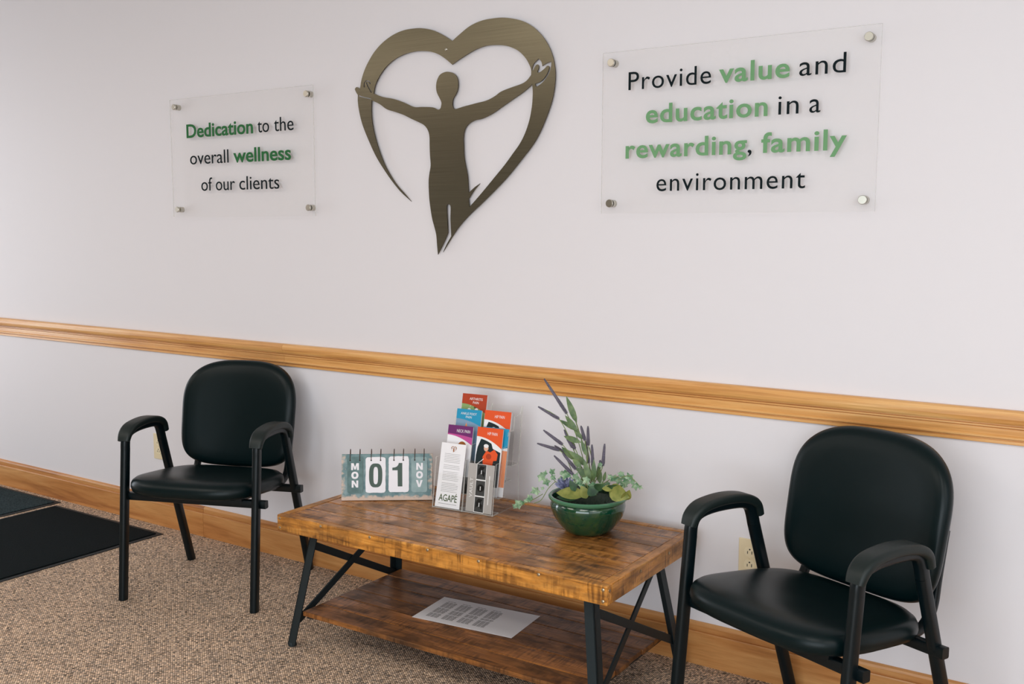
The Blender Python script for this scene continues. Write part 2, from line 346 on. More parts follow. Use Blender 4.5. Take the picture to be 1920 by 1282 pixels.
# chair rail: moulded oak, boards butted end to end
ZT, ZB = .868, .780
prof = [(0, ZT), (-.014, ZT), (-.021, ZT-.004), (-.0245, ZT-.012), (-.0245, ZT-.022), (-.022, ZT-.031), (-.018, ZT-.0365), (-.0095, ZT-.0378), (-.0095, ZT-.0402), (-.0170, ZT-.0412), (-.0170, ZT-.0440), (-.0090, ZT-.0448), (-.0090, ZT-.0468), (-.0122, ZT-.0485), (-.0122, ZT-.053), (-.0115, ZT-.065), (-.0135, ZT-.0665), (-.0155, ZT-.0695), (-.0155, ZT-.0725), (-.0120, ZT-.0752), (-.0060, ZT-.0768), (-.0060, ZT-.0785), (-.0095, ZT-.0795), (-.0095, ZB+.0015), (-.008, ZB), (0, ZB)]
def moulding(name, prof, x0, x1, m, parent):
    b = MB(); n = len(prof); vs = [(x, y, z) for x in (x0, x1) for y, z in prof]
    b.add(vs, [(j, (j+1) % n, n+(j+1) % n, n+j) for j in range(n)]+[tuple(range(n)), tuple(range(2*n-1, n-1, -1))])
    return b.obj(name, m, parent)
rail = struct(link('trim_1', None))
jx = on(530, 655, 1, -.02).x
for a, b in ((XL, -4.3), (-4.2992, jx-.0004), (jx+.0004, .9), (.9008, XR)): moulding('rail_board', prof, a, b, M['rail'], rail)
bp = [(0, .131), (-.004, .131), (-.0105, .1275), (-.0125, .121), (-.0125, .1075), (-.0105, .106), (-.0105, .1045), (-.0155, .1035), (-.0165, .100), (-.0165, 0), (0, 0)]
base = struct(link('baseboard_back', None)); jb = on(381, 975, 1, -.016).x
for a, b in ((XL, jb-.0006), (jb+.0006, .35), (.3512, XR)): moulding('board', bp, a, b, M['base'], base)

# ------------------------------------------------------------------ floor mats
def floor_mat(x0, x1, y0, y1, m, label):
    t_ = thing('floor_mat', label, 'mat', ((x0+x1)/2, (y0+y1)/2, 0)); a, b = (x1-x0)/2, (y1-y0)/2
    MB().box(-a, a, -b, b, .0002, .0035).obj('rubber_border', M['mat_edge'], t_, bevel=.002)
    MB().box(-a+.022, a-.022, -b+.022, b-.022, .0036, .008).obj('pile', m, t_, bevel=.002)
floor_mat(-3.368, -2.566, -1.35, -.09, M['mat'], 'flat black mat on the carpet beside the left chair')
floor_mat(-4.35, -3.40, -1.25, -.045, M['mat2'], 'charcoal grey mat in the corner against the baseboard, cut off by the left edge')

# ------------------------------------------------------------------ outlets
def outlet(x, zc, label):
    t_ = thing('wall_outlet', label, 'outlet', (x, 0, zc), 0, 'wall outlets')
    MB().box(-.035, .035, -.0045, 0, -.0572, .0572).obj('plate', M['ivory'], t_, bevel=.003, seg=3)
    for dz in (.0193, -.0193):
        X = Matrix.Translation((0, -.0044, dz)) @ Matrix.Rotation(R(90), 4, 'X')
        b = MB(); pr = rrect(.0166, .0143, .012, 6); n = len(pr)
        b.add([X @ Vector((px, py, z)) for z in (0, .0016) for px, py in pr], [tuple(range(n)), tuple(range(n, 2*n))]+[(j, (j+1) % n, n+(j+1) % n, n+j) for j in range(n)])
        rc = b.obj('receptacle', M['ivory2'], t_)
        s = MB(); s.box(-.0075, -.0055, -.0066, -.0058, dz-.006, dz+.002); s.box(.0055, .0078, -.0066, -.0058, dz-.006, dz+.003); s.obj('slots', M['slot'], rc)
        MB().lathe([(.0024, 0), (.0024, .0007)], 10, X=Matrix.Translation((0, -.0059, dz+.0075)) @ Matrix.Rotation(R(90), 4, 'X')).obj('ground_hole', M['slot'], rc)
    MB().lathe([(.003, 0), (.003, .001), (.002, .0016)], 12, X=Matrix.Translation((0, -.0044, 0)) @ Matrix.Rotation(R(90), 4, 'X')).obj('screw', M['ivory'], t_, smooth=True)
outlet(.035, .3585, 'ivory wall outlet between the coffee table and the right chair')
outlet(-2.695, .356, 'ivory wall outlet seen through the left arm of the left chair')

# ------------------------------------------------------------------ acrylic signs
def sign(x0, x1, label, words, cap, bold_mat):
    t_ = thing('wall_sign', label, 'sign', (0, 0, 0), 0, 'clear acrylic wall signs')
    z0, z1 = 1.3655, 1.8465
    b = MB().box(x0, x1, -.0245, -.0195, z0, z1); b.mi = [1, 1, 0, 0, 1, 1]
    # faces order: -x,+x,-y,+y,-z,+z
    b.obj('panel', [M['acr_sign'], M['acr_sign_edge']], t_)
    for x in (x0+.031, x1-.031):
        for z in (z0+.0305, z1-.0305):
            X = Matrix.Translation((x, 0, z)) @ Matrix.Rotation(R(90), 4, 'X')
            so = MB().lathe([(.0112, 0), (.0112, .0192)], 28, X=X).obj('standoff', M['steel'], t_, smooth=True)
            MB().lathe([(.0085, .0246), (.0112, .0247), (.0118, .0255), (.0118, .031), (.0108, .032)], 28, X=X).obj('cap', M['steel'], so, smooth=True)
    for body, (pl, pr, pb), bold, trk in words:
        a = on(pl, pb, 1, -.025); r_ = on(pr, pb, 1, -.025)
        word('lettering', body, a.x, r_.x, a.z, cap, bold_mat if bold else M['ink'], t_, -.0247, .022 if bold else -.004, trk, .0012)
    return t_
A = lambda u0, u1, v: (1100+u0/3.288, 1100+u1/3.288, 30+v/3.288)
B = lambda u0, u1, v: (300+u0/4.422, 300+u1/4.422, 140+v/4.422)
def base_at(s, u, v, du):                    # baseline pixel of a later word on the same line: keep z from the line's first word
    return v
def line_words(conv, items):
    """items: (text,u0,u1,bold); first carries v"""
    return items
sg2 = [('Provide', A(258, 765, 458), 0, 1.08), ('value', A(815, 1250, 411), 1, 1.08), ('and', A(1310, 1597, 373), 0, 1.08),
       ('education', A(365, 1113, 660), 1, 1.08), ('in', A(1180, 1305, 611), 0, 1.1), ('a', A(1372, 1440, 598), 0, 1),
       ('rewarding', A(240, 985, 877), 1, 1.08), (',', A(992, 1016, 852), 0, 1), ('family', A(1075, 1600, 843), 1, 1.08),
       ('environment', A(430, 1345, 1080), 0, 1.1)]
sg1 = [('Dedication', B(222, 773, 524), 1, 1), ('to', B(810, 905, 478), 0, 1), ('the', B(947, 1108, 470), 0, 1),
       ('overall', B(252, 570, 745), 0, 1), ('wellness', B(610, 1087, 722), 1, 1),
       ('of', B(345, 435, 963), 0, 1), ('our', B(465, 622, 957), 0, 1), ('clients', B(660, 990, 950), 0, 1)]
def snap(ws, lines):                          # one baseline height per line of lettering
    out = []
    for ids in lines:
        z = on(ws[ids[0]][1][0], ws[ids[0]][1][2], 1, -.025).z
        for i in ids: out.append((ws[i], z))
    return out
def sign2(x0, x1, label, ws, lines, cap, bm_):
    t_ = sign(x0, x1, label, [], cap, bm_)
    for (body, (pl, pr, pb), bold, trk), z in snap(ws, lines):
        a = on(pl, pb, 1, -.025); r_ = on(pr, pb, 1, -.025)
        word('lettering', body, a.x, r_.x, z, cap, bm_ if bold else M['ink'], t_, -.0247, .017 if bold else -.003, trk, .0012)
capR = on(1178.5, 135.5, 1, -.025).z-on(1178.5, 169.3, 1, -.025).z
capL = on(350.5, 234, 1, -.025).z-on(350.5, 258.4, 1, -.025).z
sign2(-.464, .355, 'clear acrylic sign with pale green and black words Provide value and education', sg2, [(0, 1, 2), (3, 4, 5), (6, 7, 8), (9,)], capR, M['green2'])
sign2(-2.509, -1.684, 'clear acrylic sign with dark green and black words Dedication to the overall wellness', sg1, [(0, 1, 2), (3, 4), (5, 6, 7)], capL, M['green1'])

# ------------------------------------------------------------------ heart sculpture
K = 1231/480
def hp(pts, cl=True, n=4, sharp=()):
    """crop pixels -> wall plane XZ, smoothed between the listed sharp corners"""
    W = [on(620+u/K, v/K, 1, -.012) for u, v in pts]
    W = [(q.x, q.z) for q in W]
    m = len(W); out = []
    for i in range(m):
        b, c = Vector(W[i]), Vector(W[(i+1) % m])
        a = Vector(W[i-1]) if i not in sharp else b-(c-b)*.3
        d = Vector(W[(i+2) % m]) if ((i+1) % m) not in sharp else c+(c-b)*.3
        for k in range(n):
            t_ = k/n; out.append(.5*((2*b)+(c-a)*t_+(2*a-5*b+4*c-d)*t_*t_+(3*b-a-3*c+d)*t_**3))
    return [(q.x, q.y) for q in out]
outer = [(585, 197), (620, 165), (670, 125), (730, 98), (800, 86), (850, 86), (910, 97), (960, 120), (1005, 158), (1040, 205), (1063, 255), (1077, 310), (1081, 370), (1074, 440), (1060, 500), (1035, 570), (1005, 640), (970, 700), (920, 765), (860, 840), (800, 905), (730, 975), (690, 1012), (650, 1052), (610, 1100), (575, 1155), (541, 1212),
         (556, 1178), (580, 1135), (578, 1100), (576, 1050), (577, 1000), (574, 986), (566, 982), (559, 988), (559, 1010), (561, 1050), (563, 1090), (564, 1120), (545, 1165), (516, 1224),
         (512, 1180), (508, 1130), (500, 1095), (488, 1050), (480, 1000), (474, 950), (471, 880), (474, 840), (481, 795), (478, 750), (476, 700), (475, 655), (467, 625), (450, 602), (425, 588), (390, 572), (350, 552), (310, 538), (270, 525), (235, 500), (197, 482),
         (196, 540), (202, 600), (215, 660), (235, 725), (260, 790), (290, 845), (320, 890), (355, 930), (389, 969),
         (340, 925), (300, 877), (260, 820), (220, 755), (185, 680), (155, 605), (138, 540), (131, 490), (131, 457),
         (122, 442), (117, 428), (124, 419), (133, 421), (141, 430), (147, 390), (160, 345), (180, 300), (210, 250), (250, 205), (300, 168), (350, 146), (400, 137), (440, 136), (490, 145), (540, 168)]
ix = lambda L, pts: tuple(L.index(p) for p in pts)
holeA = [(585, 311), (555, 285), (520, 262), (480, 248), (435, 245), (390, 250), (345, 265), (305, 287), (270, 318), (245, 350), (225, 385), (213, 415), (207, 450), (250, 466), (300, 475), (350, 492), (400, 514), (440, 514), (490, 516), (515, 527), (527, 522), (532, 505), (532, 490), (523, 470), (511, 445), (507, 415), (512, 385), (525, 360), (545, 348), (565, 345), (590, 352), (607, 370), (613, 395), (612, 425), (604, 450), (590, 475), (586, 500), (590, 518), (600, 524), (640, 512), (700, 496), (750, 483), (790, 462), (820, 440), (870, 420), (920, 402), (945, 385), (964, 360), (964, 335), (955, 310), (938, 280), (910, 250), (880, 232), (840, 219), (790, 216), (740, 222), (690, 242), (640, 272), (610, 292)]
holeB = [(969, 405), (972, 440), (970, 490), (965, 530), (955, 580), (935, 640), (910, 690), (875, 740), (835, 795), (790, 850), (745, 905), (700, 958), (667, 995), (664, 956), (690, 916), (719, 882), (695, 898), (664, 926), (662, 890), (658, 840), (648, 790), (642, 750), (640, 700), (639, 660), (645, 625), (660, 600), (690, 580), (730, 570), (780, 545), (830, 510), (880, 475), (930, 440)]
holeC = [(968, 338), (976, 308), (1000, 282), (1013, 296), (1018, 318), (1040, 303), (1062, 296), (1057, 335), (1040, 370), (1015, 400), (988, 418), (983, 403), (1008, 393), (1030, 372), (1045, 345), (1051, 322), (1042, 316), (1028, 330), (1006, 347), (995, 346), (1001, 325), (998, 311), (987, 313), (974, 338)]
slot1 = [(160, 418), (161, 398), (172, 387), (186, 390), (193, 402), (189, 404), (184, 394), (173, 391), (165, 400), (164, 418)]
slot2 = [(172, 398), (176, 397), (181, 412), (189, 428), (198, 443), (194, 445), (184, 428), (176, 413)]
slot3 = [(137, 459), (160, 466), (192, 473), (192, 477), (160, 470), (136, 463)]
loops = [hp(outer, sharp=ix(outer, [(585, 197), (541, 1212), (580, 1135), (564, 1120), (516, 1224), (197, 482), (389, 969), (131, 457), (141, 430)])),
         hp(holeA, sharp=ix(holeA, [(585, 311), (207, 450), (964, 360)])), hp(holeB, sharp=ix(holeB, [(969, 405), (667, 995), (664, 956), (719, 882), (664, 926)])),
         hp(holeC, sharp=ix(holeC, [(1000, 282), (1018, 318), (1062, 296), (988, 418), (983, 403), (974, 338), (968, 338)])), hp(slot1), hp(slot2), hp(slot3)]
hc = on(840, 470, 1, -.012)
ht = thing('wall_sculpture', 'brushed bronze metal heart with open-armed figure mounted on the wall', 'wall art', (0, 0, 0))
sheet(loops, -.0125, -.0095, 'heart_figure', [M['bronze'], M['bronze_edge']], ht)
sc_ = on(620+556/K, 237/K, 1, -.012)
for px, py in ((620+556/K, 237/K), (620+560/K, 700/K), (620+1030/K, 480/K)):
    q = on(px, py, 1, -.012); MB().lathe([(.004, 0), (.004, .0095)], 10, X=Matrix.Translation((q.x, 0, q.z)) @ Matrix.Rotation(R(90), 4, 'X')).obj('wall_spacer', M['bronze_edge'], ht)
MB().lathe([(.0045, 0), (.0045, .0012), (.003, .0022)], 14, X=Matrix.Translation((sc_.x, -.0126, sc_.z)) @ Matrix.Rotation(R(90), 4, 'X')).obj('screw', M['steel'], ht, smooth=True)

# ------------------------------------------------------------------ chairs
def pad(outline, rings, X, deform=None):
    """closed cushion: outline (list of (x,y)); rings = (scale, z) from the back centre over the edge to the front centre"""
    b = MB(); n = len(outline); vs = []
    for s_, z in rings:
        for x, y in outline:
            v = Vector((x*s_, y*s_, z))
            if deform: v = deform(v)
            vs.append(X @ v)
    fs = [(i*n+j, i*n+(j+1) % n, (i+1)*n+(j+1) % n, (i+1)*n+j) for i in range(len(rings)-1) for j in range(n)]
    for k, (s_, z) in ((0, rings[0]), (len(rings)-1, rings[-1])):
        v = Vector((0, 0, z)); v = deform(v) if deform else v; vs.append(X @ v); c = len(vs)-1
        fs += [(k*n+j, k*n+(j+1) % n, c) for j in range(n)]
    return b.add(vs, fs)
def superell(a, b, p, n=72, taper=0, bow=0, p2=None):
    out = []
    for k in range(n):
        t_ = 2*math.pi*k/n; c, s = math.cos(t_), math.sin(t_)
        if p2: p_ = p if s > 0 else p2
        else: p_ = p
        x = a*math.copysign(abs(c)**(2/p_), c); y = b*math.copysign(abs(s)**(2/p_), s)
        x *= 1+taper*y/b; y += bow*(1-(x/a)**2)*(-1 if y < 0 else 1)*abs(y/b)
        out.append((x, y))
    return out
SEATZ = .405
def make_chair(label, loc, rz):
    t_ = thing('armchair', label, 'chair', loc, rz, 'black waiting-room armchairs')
    W = .255
    leg_prof = rrect(.0127, .0166, .009, 4)     # a across, b in plane
    side = [(.0, 0.0), (.0485, .535)]
    arc = [(.0485, .535), (.0515, .566), (.064, .588), (.088, .599), (.13, .6045), (.19, .6045), (.235, .600), (.258, .588), (.270, .566), (.279, .535)]
    rear = [(.279, .535), (.458, 0.0)]
    for s in (-1, 1):
        x = s*W
        P = lambda L: [(x, y, z) for y, z in L]
        MB().sweep(P(side), leg_prof).obj('leg', M['tube'], t_, smooth=True)
        MB().sweep(P(rear), leg_prof).obj('leg', M['tube'], t_, smooth=True)
        MB().sweep(smooth_path(P(arc), 5), leg_prof).obj('arm_tube', M['tube'], t_, smooth=True)
        pp = smooth_path([(x, .041, .566), (x, .052, .590), (x, .078, .609), (x, .115, .617), (x, .165, .620), (x, .215, .616), (x, .252, .606), (x, .278, .588), (x, .290, .560)], 5)
        n = len(pp); sc = [.82+.18*math.sin(math.pi*min(1, k/(n*.25))/2)*1.0 if k < n*.25 else (1.0 if k < n*.8 else .84+.16*(n-1-k)/(n*.2)) for k in range(n)]
        MB().sweep(pp, rrect(.0265, .0125, .010, 5), scales=sc).obj('armrest', M['arm'], t_, smooth=True)
    # cross bars under the seat, their ends standing out past the legs
    for y, z in ((.052, .368), (.337, .352)):
        MB().sweep([(-.262, y, z), (.285, y, z)], rrect(.0135, .0125, .004, 2), up=Vector((0, 0, 1))).obj('cross_bar', M['tube'], t_, smooth=True)
        for s in (-1, 1): MB().lathe([(.006, 0), (.006, .005), (.004, .007)], 10, X=Matrix.Translation((s*W, y+.013, z)) @ Matrix.Rotation(R(-90), 4, 'X')).obj('bolt', M['steel'], t_, smooth=True)
    # tubes that carry the seat and turn up behind the backrest
    for s in (-1, 1):
        x = s*.190
        pth = smooth_path([(x, .03, .387), (x, .15, .379), (x, .30, .364), (x, .366, .366), (x, .404, .386), (x, .424, .424), (x, .433, .48), (x, .448, .56), (x, .456, .60)], 5)
        MB().sweep(pth, rrect(.0125, .010, .007, 4)).obj('seat_tube', M['tube'], t_, smooth=True)
    # seat
    ol = superell(.243, .215, 3.6, 80, taper=-.03)
    rings = [(.2, -.022), (.6, -.022), (.93, -.022), (.985, -.016), (1, -.002), (.995, .010), (.975, .020), (.93, .0285), (.85, .0335), (.7, .0365), (.5, .038), (.25, .0385), (.1, .0385)]
    def seat_def(v):
        f_ = max(0, (-v.y-.12)/.1); v = v.copy(); v.z -= .012*f_*f_; v.z += -.085*(v.y+.2); v.z -= .010*math.exp(-((v.x/.14)**2)-((v.y-.04)/.12)**2); return v
    pad(ol, rings, Matrix.Translation((0, .180, .418)), seat_def).obj('seat', M['vinyl'], t_, smooth=True, angle=80)
    # backrest: local frame (x across, y up, z forward), leaning back
    lean = R(11)
    X = Matrix.Translation((0, .420, .612)) @ Matrix.Rotation(R(90)-lean, 4, 'X')
    ol = superell(.233, .193, 3.1, 96, taper=.018, bow=.012, p2=5.2)
    rg = [(.2, -.028), (.6, -.028), (.9, -.027), (.97, -.022), (1, -.008), (.998, .004), (.98, .014), (.94, .021), (.86, .026), (.7, .029), (.5, .0305), (.25, .031), (.1, .031)]
    def back_def(v): v = v.copy(); v.z += .55*v.x*v.x-.006; return v
    pad(ol, rg, X, back_def).obj('backrest', M['vinyl'], t_, smooth=True, angle=80)
    return t_
make_chair('black vinyl armchair standing left of the coffee table, turned to the right', (-1.795, -.574, 0), R(20.9))
make_chair('black vinyl armchair standing right of the coffee table, turned to the left', (.252, -.581, 0), R(-22.6))

# ------------------------------------------------------------------ coffee table
tb = thing('coffee_table', 'rustic plank coffee table on black iron legs with a lower shelf', 'table', (-.690, -.350, 0), R(.6))
L, D, H = .5825, .2775, .430
TH = .052
for s in (-1, 1):
    MB().box(-L, L, -.0125, .0125, -TH/2, TH/2).obj('edge_board', M['apron'], tb, bevel=.003).location = (0, s*(D-.0125), H-TH/2)
    e = MB().box(-(D-.0255), D-.0255, -.015, .015, -TH/2, TH/2).obj('end_board', M['apron'], tb, bevel=.003); e.location = (s*(L-.0153), 0, H-TH/2); e.rotation_euler = (0, 0, R(90))
wds = [.088, .080, .086, .082, .084, .0835]; y = -(D-.0255); tot = 2*(D-.0255); k = tot/sum(wds)
for i, wd_ in enumerate(wds):
    wd_ *= k; pl = MB().box(-(L-.031), L-.031, -wd_/2+.0013, wd_/2-.0013, -.015, .015).obj('plank', M['top'], tb, bevel=.0022); pl.location = (0, y+wd_/2, H-.0155-(.0006 if i % 2 else 0)); y += wd_
for px, py in ((601, 985), (692, 1006), (799, 1030), (894, 1052), (1006, 1077)):
    q = on(px, py, 1, -.629)
    MB().lathe([(.0045, 0), (.0045, .001), (.0025, .002)], 12, X=Matrix.Translation((q.x+.690, -D, min(H-.008, q.z))) @ Matrix.Rotation(R(90), 4, 'X')).obj('screw', M['screw'], tb, smooth=True)
for sx_ in (-L+.012, L-.012):
    for z in (H-.011, H-TH+.011):
        MB().lathe([(.0045, 0), (.0045, .001), (.0025, .002)], 12, X=Matrix.Translation((sx_, -D, z)) @ Matrix.Rotation(R(90), 4, 'X')).obj('screw', M['screw'], tb, smooth=True)
for yy in (-D+.012, -.09, .09, D-.012):
    MB().lathe([(.0045, 0), (.0045, .001), (.0025, .002)], 12, X=Matrix.Translation((L, yy, H-.014)) @ Matrix.Rotation(R(90), 4, 'Y')).obj('screw', M['screw'], tb, smooth=True)
FX, FY, SP = .5515, .254, .155                # feet and splay of the legs
def leg_pt(sx, sy, z): return Vector((sx*(FX-SP*z), sy*(FY-SP*z), z))
for sx in (-1, 1):
    for sy in (-1, 1):
        b = MB(); a0, a1 = leg_pt(sx, sy, .006), leg_pt(sx, sy, H-TH)
        for q in (0, 1):                       # angle iron: two flanges meeting at the outer corner
            d = Vector((-sx*.030, 0, 0)) if q == 0 else Vector((0, -sy*.030, 0)); n_ = Vector((0, -sy*.004, 0)) if q == 0 else Vector((-sx*.004, 0, 0))
            o0 = Vector((sx*.012, sy*.012, 0))
            vs = [p+o0+u_ for p in (a0, a1) for u_ in (Vector(), d, d+n_, n_)]
            b.add(vs, [(0, 1, 2, 3), (4, 5, 6, 7)]+[(j, (j+1) % 4, 4+(j+1) % 4, 4+j) for j in range(4)])
        lg = b.obj('leg', M['iron'], tb)
        MB().lathe([(.010, 0), (.013, .002), (.013, .010), (.011, .014)], 16, c=(leg_pt(sx, sy, 0).x, leg_pt(sx, sy, 0).y, 0)).obj('foot', M['iron'], lg, smooth=True)
        MB().box(-.03, .03, -.03, .03, -.003, 0, X=Matrix.Translation(leg_pt(sx, sy, H-TH))).obj('mounting_plate', M['iron'], tb)
    for za, zb, off in ((.325, .098, .010), (.085, .345, .016)):     # crossed braces
        a, c = leg_pt(sx, -1, za), leg_pt(sx, 1, zb); o_ = Vector((-sx*off+sx*.012, 0, 0))
        MB().sweep([a+o_, c+o_], rrect(.003, .012, .001, 1), up=Vector((1, 0, 0))).obj('brace', M['iron'], tb)
SW = [.080, .083, .080, .082, .081, .080]; y = -.246
for i, wd_ in enumerate(SW):
    j = random.uniform(-.004, .004)
    pl = MB().box(-.512, .512+j, -wd_/2+.0013, wd_/2-.0013, -.0075, .0075).obj('shelf_plank', M['shelf'], tb, bevel=.002); pl.location = (0, y+wd_/2, .1115); y += wd_
for sx in (-1, 1): MB().box(sx*.492-.012, sx*.492+.012, -.235, .235, .0955, .1038).obj('shelf_bearer', M['iron'], tb)

# ------------------------------------------------------------------ sheet on the shelf
zq = .1195
cs = [on(px, py, 2, zq) for px, py in ((833, 1118.5), (773, 1156.5), (959.5, 1195.5), (1012.5, 1155))]
cx = sum(cs, Vector())/4; ex = ((cs[2]-cs[1])+(cs[3]-cs[0])).normalized(); rz = math.atan2(ex.y, ex.x)
lx = ((cs[2]-cs[1]).length+(cs[3]-cs[0]).length)/4; ly = ((cs[0]-cs[1]).length+(cs[3]-cs[2]).length)/4
ps = thing('printed_sheet', 'white printed paper sheet lying on the lower table shelf', 'paper', (cx.x, cx.y, .1192), rz)
MB().box(-lx, lx, -ly, ly, 0, .0006).obj('sheet', M['paper'], ps)
for c in range(4):
    b = MB(); x0 = -lx+2*lx*(.09+c*.158); wdt = 2*lx*.128
    for r_ in range(30):
        if r_ in (1, 12+c, 22-c): continue
        z_ = ly*.70-r_*ly*.048; e = wdt*random.uniform(.92, 1) if r_ else wdt*.7
        for k_ in range(3): b.box(x0+e*k_*.34, x0+e*k_*.34+e*.29, z_-ly*.011, z_+ly*.011, .0006, .0007)
    b.obj('text_column', M['text_ink'], ps)

# ------------------------------------------------------------------ tear-off style desk calendar
c0, c1 = on(640, 939, 2, H), on(811, 937.5, 2, H)
dirv = (c1-c0); wcal = dirv.length; ang = math.atan2(dirv.y, dirv.x); mid = (c0+c1)/2
cal = thing('desk_calendar', 'distressed blue flip calendar showing MON 01 NOV on the table', 'calendar', (mid.x, mid.y, H), ang)
hw = wcal/2; tilt = R(11); X = Matrix.Rotation(-tilt, 4, 'X'); HC = .152
b = MB().box(-hw, hw, 0, .006, .001, HC, X=X); b.obj('front_board', [M['board']], cal, bevel=.001)
Xb = Matrix.Translation((0, 2*HC*math.sin(tilt)+.006, 0)) @ Matrix.Rotation(tilt, 4, 'X')
MB().box(-hw, hw, -.006, 0, .001, HC, X=Xb).obj('back_board', M['board'], cal, bevel=.001)
def cx_(u): return -hw+(u-105)/(1835-105)*2*hw
def cz_(v): return (1095-v)/(1095-212)*HC
def tagplate(u0, u1, v0, v1, m, rough, edge=True):
    x0, x1, z0, z1 = cx_(u0), cx_(u1), cz_(v1), cz_(v0); a, b_ = (x1-x0)/2, (z1-z0)/2
    def outline(g):
        o = rrect(a-g, b_-g, .008, 3); o2 = []
        for i in range(len(o)):
            p, q = Vector(o[i]), Vector(o[(i+1) % len(o)]); nseg = max(1, int((q-p).length/.006))
            for k_ in range(nseg):
                r_ = p.lerp(q, k_/nseg); rr_ = random.uniform(-rough, rough); o2.append((r_.x+rr_*.7, r_.y+rr_))
        return o2
    o = outline(0); n = len(o); cxx, czz = (x0+x1)/2, (z0+z1)/2
    bb = MB(); bb.add([X @ Vector((cxx+p[0], yy, czz+p[1])) for yy in (-.0022, -.0004) for p in o], [tuple(range(n)), tuple(range(n, 2*n))]+[(j, (j+1) % n, n+(j+1) % n, n+j) for j in range(n)])
    bb.mi = [0, 1]+[1]*n
    return bb.obj('tag', [m, M['tagedge']], cal)
tags = [((215, 515, 262, 950), M['tagblue'], 'MON'), ((562, 942, 268, 945), M['tagwhite'], '0'), ((1000, 1385, 255, 935), M['tagwhite'], '1'), ((1432, 1735, 270, 940), M['tagblue2'], 'NOV')]
for (u0, u1, v0, v1), m, tx in tags:
    tg = tagplate(u0, u1, v0, v1, m, .0007 if m is M['tagwhite'] else .0002)
    if len(tx) == 3:
        for k, ch in enumerate(tx):
            u = {'M': (288, 435), 'O': (292, 428), 'N': (300, 424)} if tx == 'MON' else {'N': (1525, 1650), 'O': (1522, 1652), 'V': (1518, 1648)}
            a_, b_ = u[ch]; vb = (512, 676, 842)[k] if tx == 'MON' else (515, 676, 842)[k]
            G = {'M': [[(0, 0), (0, 1), (.32, 1), (.5, .45), (.68, 1), (1, 1), (1, 0), (.75, 0), (.75, .64), (.6, .08), (.4, .08), (.25, .64), (.25, 0)]], 'N': [[(0, 0), (0, 1), (.3, 1), (.71, .42), (.71, 1), (1, 1), (1, 0), (.7, 0), (.29, .58), (.29, 0)]],
                 'V': [[(0, 1), (.31, 1), (.5, .34), (.69, 1), (1, 1), (.65, 0), (.35, 0)]], 'O': [[(.5+.5*p, .5+.52*q) for p, q in superell(1, 1, 2.2, 28)], [(.5+.2*p, .5+.26*q) for p, q in superell(1, 1, 2.2, 24)]]}[ch]
            ca = cz_(380)-cz_(512); lt = sheet([[(cx_(a_)+p*(cx_(b_)-cx_(a_)), cz_(vb)+q*ca) for p, q in lp_] for lp_ in G], -.0027, -.0023, 'lettering', M['tagwhite'], tg); lt.data.transform(X)
    else:
        if tx == '1': lps = [[(1195, 382), (1258, 382), (1261, 828), (1174, 828), (1170, 520), (1070, 520), (1070, 472), (1120, 466), (1158, 448), (1180, 420)]]
        else: lps = [[(754+p*126, 615+q*227) for p, q in superell(1, 1, 2.9, 40)], [(755+p*44, 618+q*164) for p, q in superell(1, 1, 3.2, 32)]]
        dg = sheet([[(cx_(u_), cz_(v_)) for u_, v_ in lp_] for lp_ in lps], -.0027, -.0023, 'lettering', M['digit'], tg); dg.data.transform(X)
for u in (268, 450, 668, 846, 1100, 1278, 1496, 1672):
    x = cx_(u); zc = HC-.004
    pts = [X @ Vector((x+.0004*math.sin(a), -.004+.0085*math.cos(a)+.008, zc+.021*math.sin(a))) for a in [2*math.pi*k/22 for k in range(22)]]
    MB().sweep(pts, circ(.0011, 6), up=Vector((1, 0, 0)), closed=True).obj('ring', M['ring'], cal, smooth=True)
    MB().lathe([(.0026, 0), (.0026, .0003)], 10, X=X @ Matrix.Translation((x, -.0022, cz_(328))) @ Matrix.Rotation(R(90), 4, 'X')).obj('ring_hole', M['slot'], cal)

# ------------------------------------------------------------------ brochure holder and leaflets
ha, hb = on(810, 950.5, 2, H), on(923, 968.5, 2, H)
HW = .224; hang = math.atan2(hb.y-ha.y, hb.x-ha.x)
HX = Matrix.Translation((ha.x, ha.y, H)) @ Matrix.Rotation(hang, 4, 'Z')
hold = thing('brochure_holder', 'clear acrylic stepped brochure holder with eight pockets on the table', 'brochure holder', (ha.x, ha.y, H), hang)
TY, TZ, LEAN = .0425, .044, R(9)
def pane_box(name, x0, x1, y0, y1, z0, z1, lean=0, yo=0, zo=0):
    X_ = Matrix.Translation((0, yo, zo)) @ Matrix.Rotation(-lean, 4, 'X')
    b = MB().box(x0, x1, y0, y1, z0, z1, X=X_)
    dims = (x1-x0, y1-y0, z1-z0); thin = dims.index(min(dims)); b.mi = [0 if i//2 == thin else 1 for i in range(6)]
    return b.obj(name, [M['acr'], M['acr_edge']], hold)
T3 = .0024
for k in range(4):
    yo, zo = k*TY, k*TZ+.0005
    for cidx in (0, 1):
        x0 = cidx*HW/2
        h_ = .098 if k else .150
        pane_box('pocket_front', x0+.002, x0+HW/2-.002, 0, T3, 0, .110, LEAN, yo, zo)
    pane_box('pocket_floor', .002, HW-.002, T3, TY-.001, 0, T3, 0, yo, zo)
pane_box('back_panel', .0, HW, 0, T3, 0, .178, LEAN, 4*TY, 3.2*TZ)
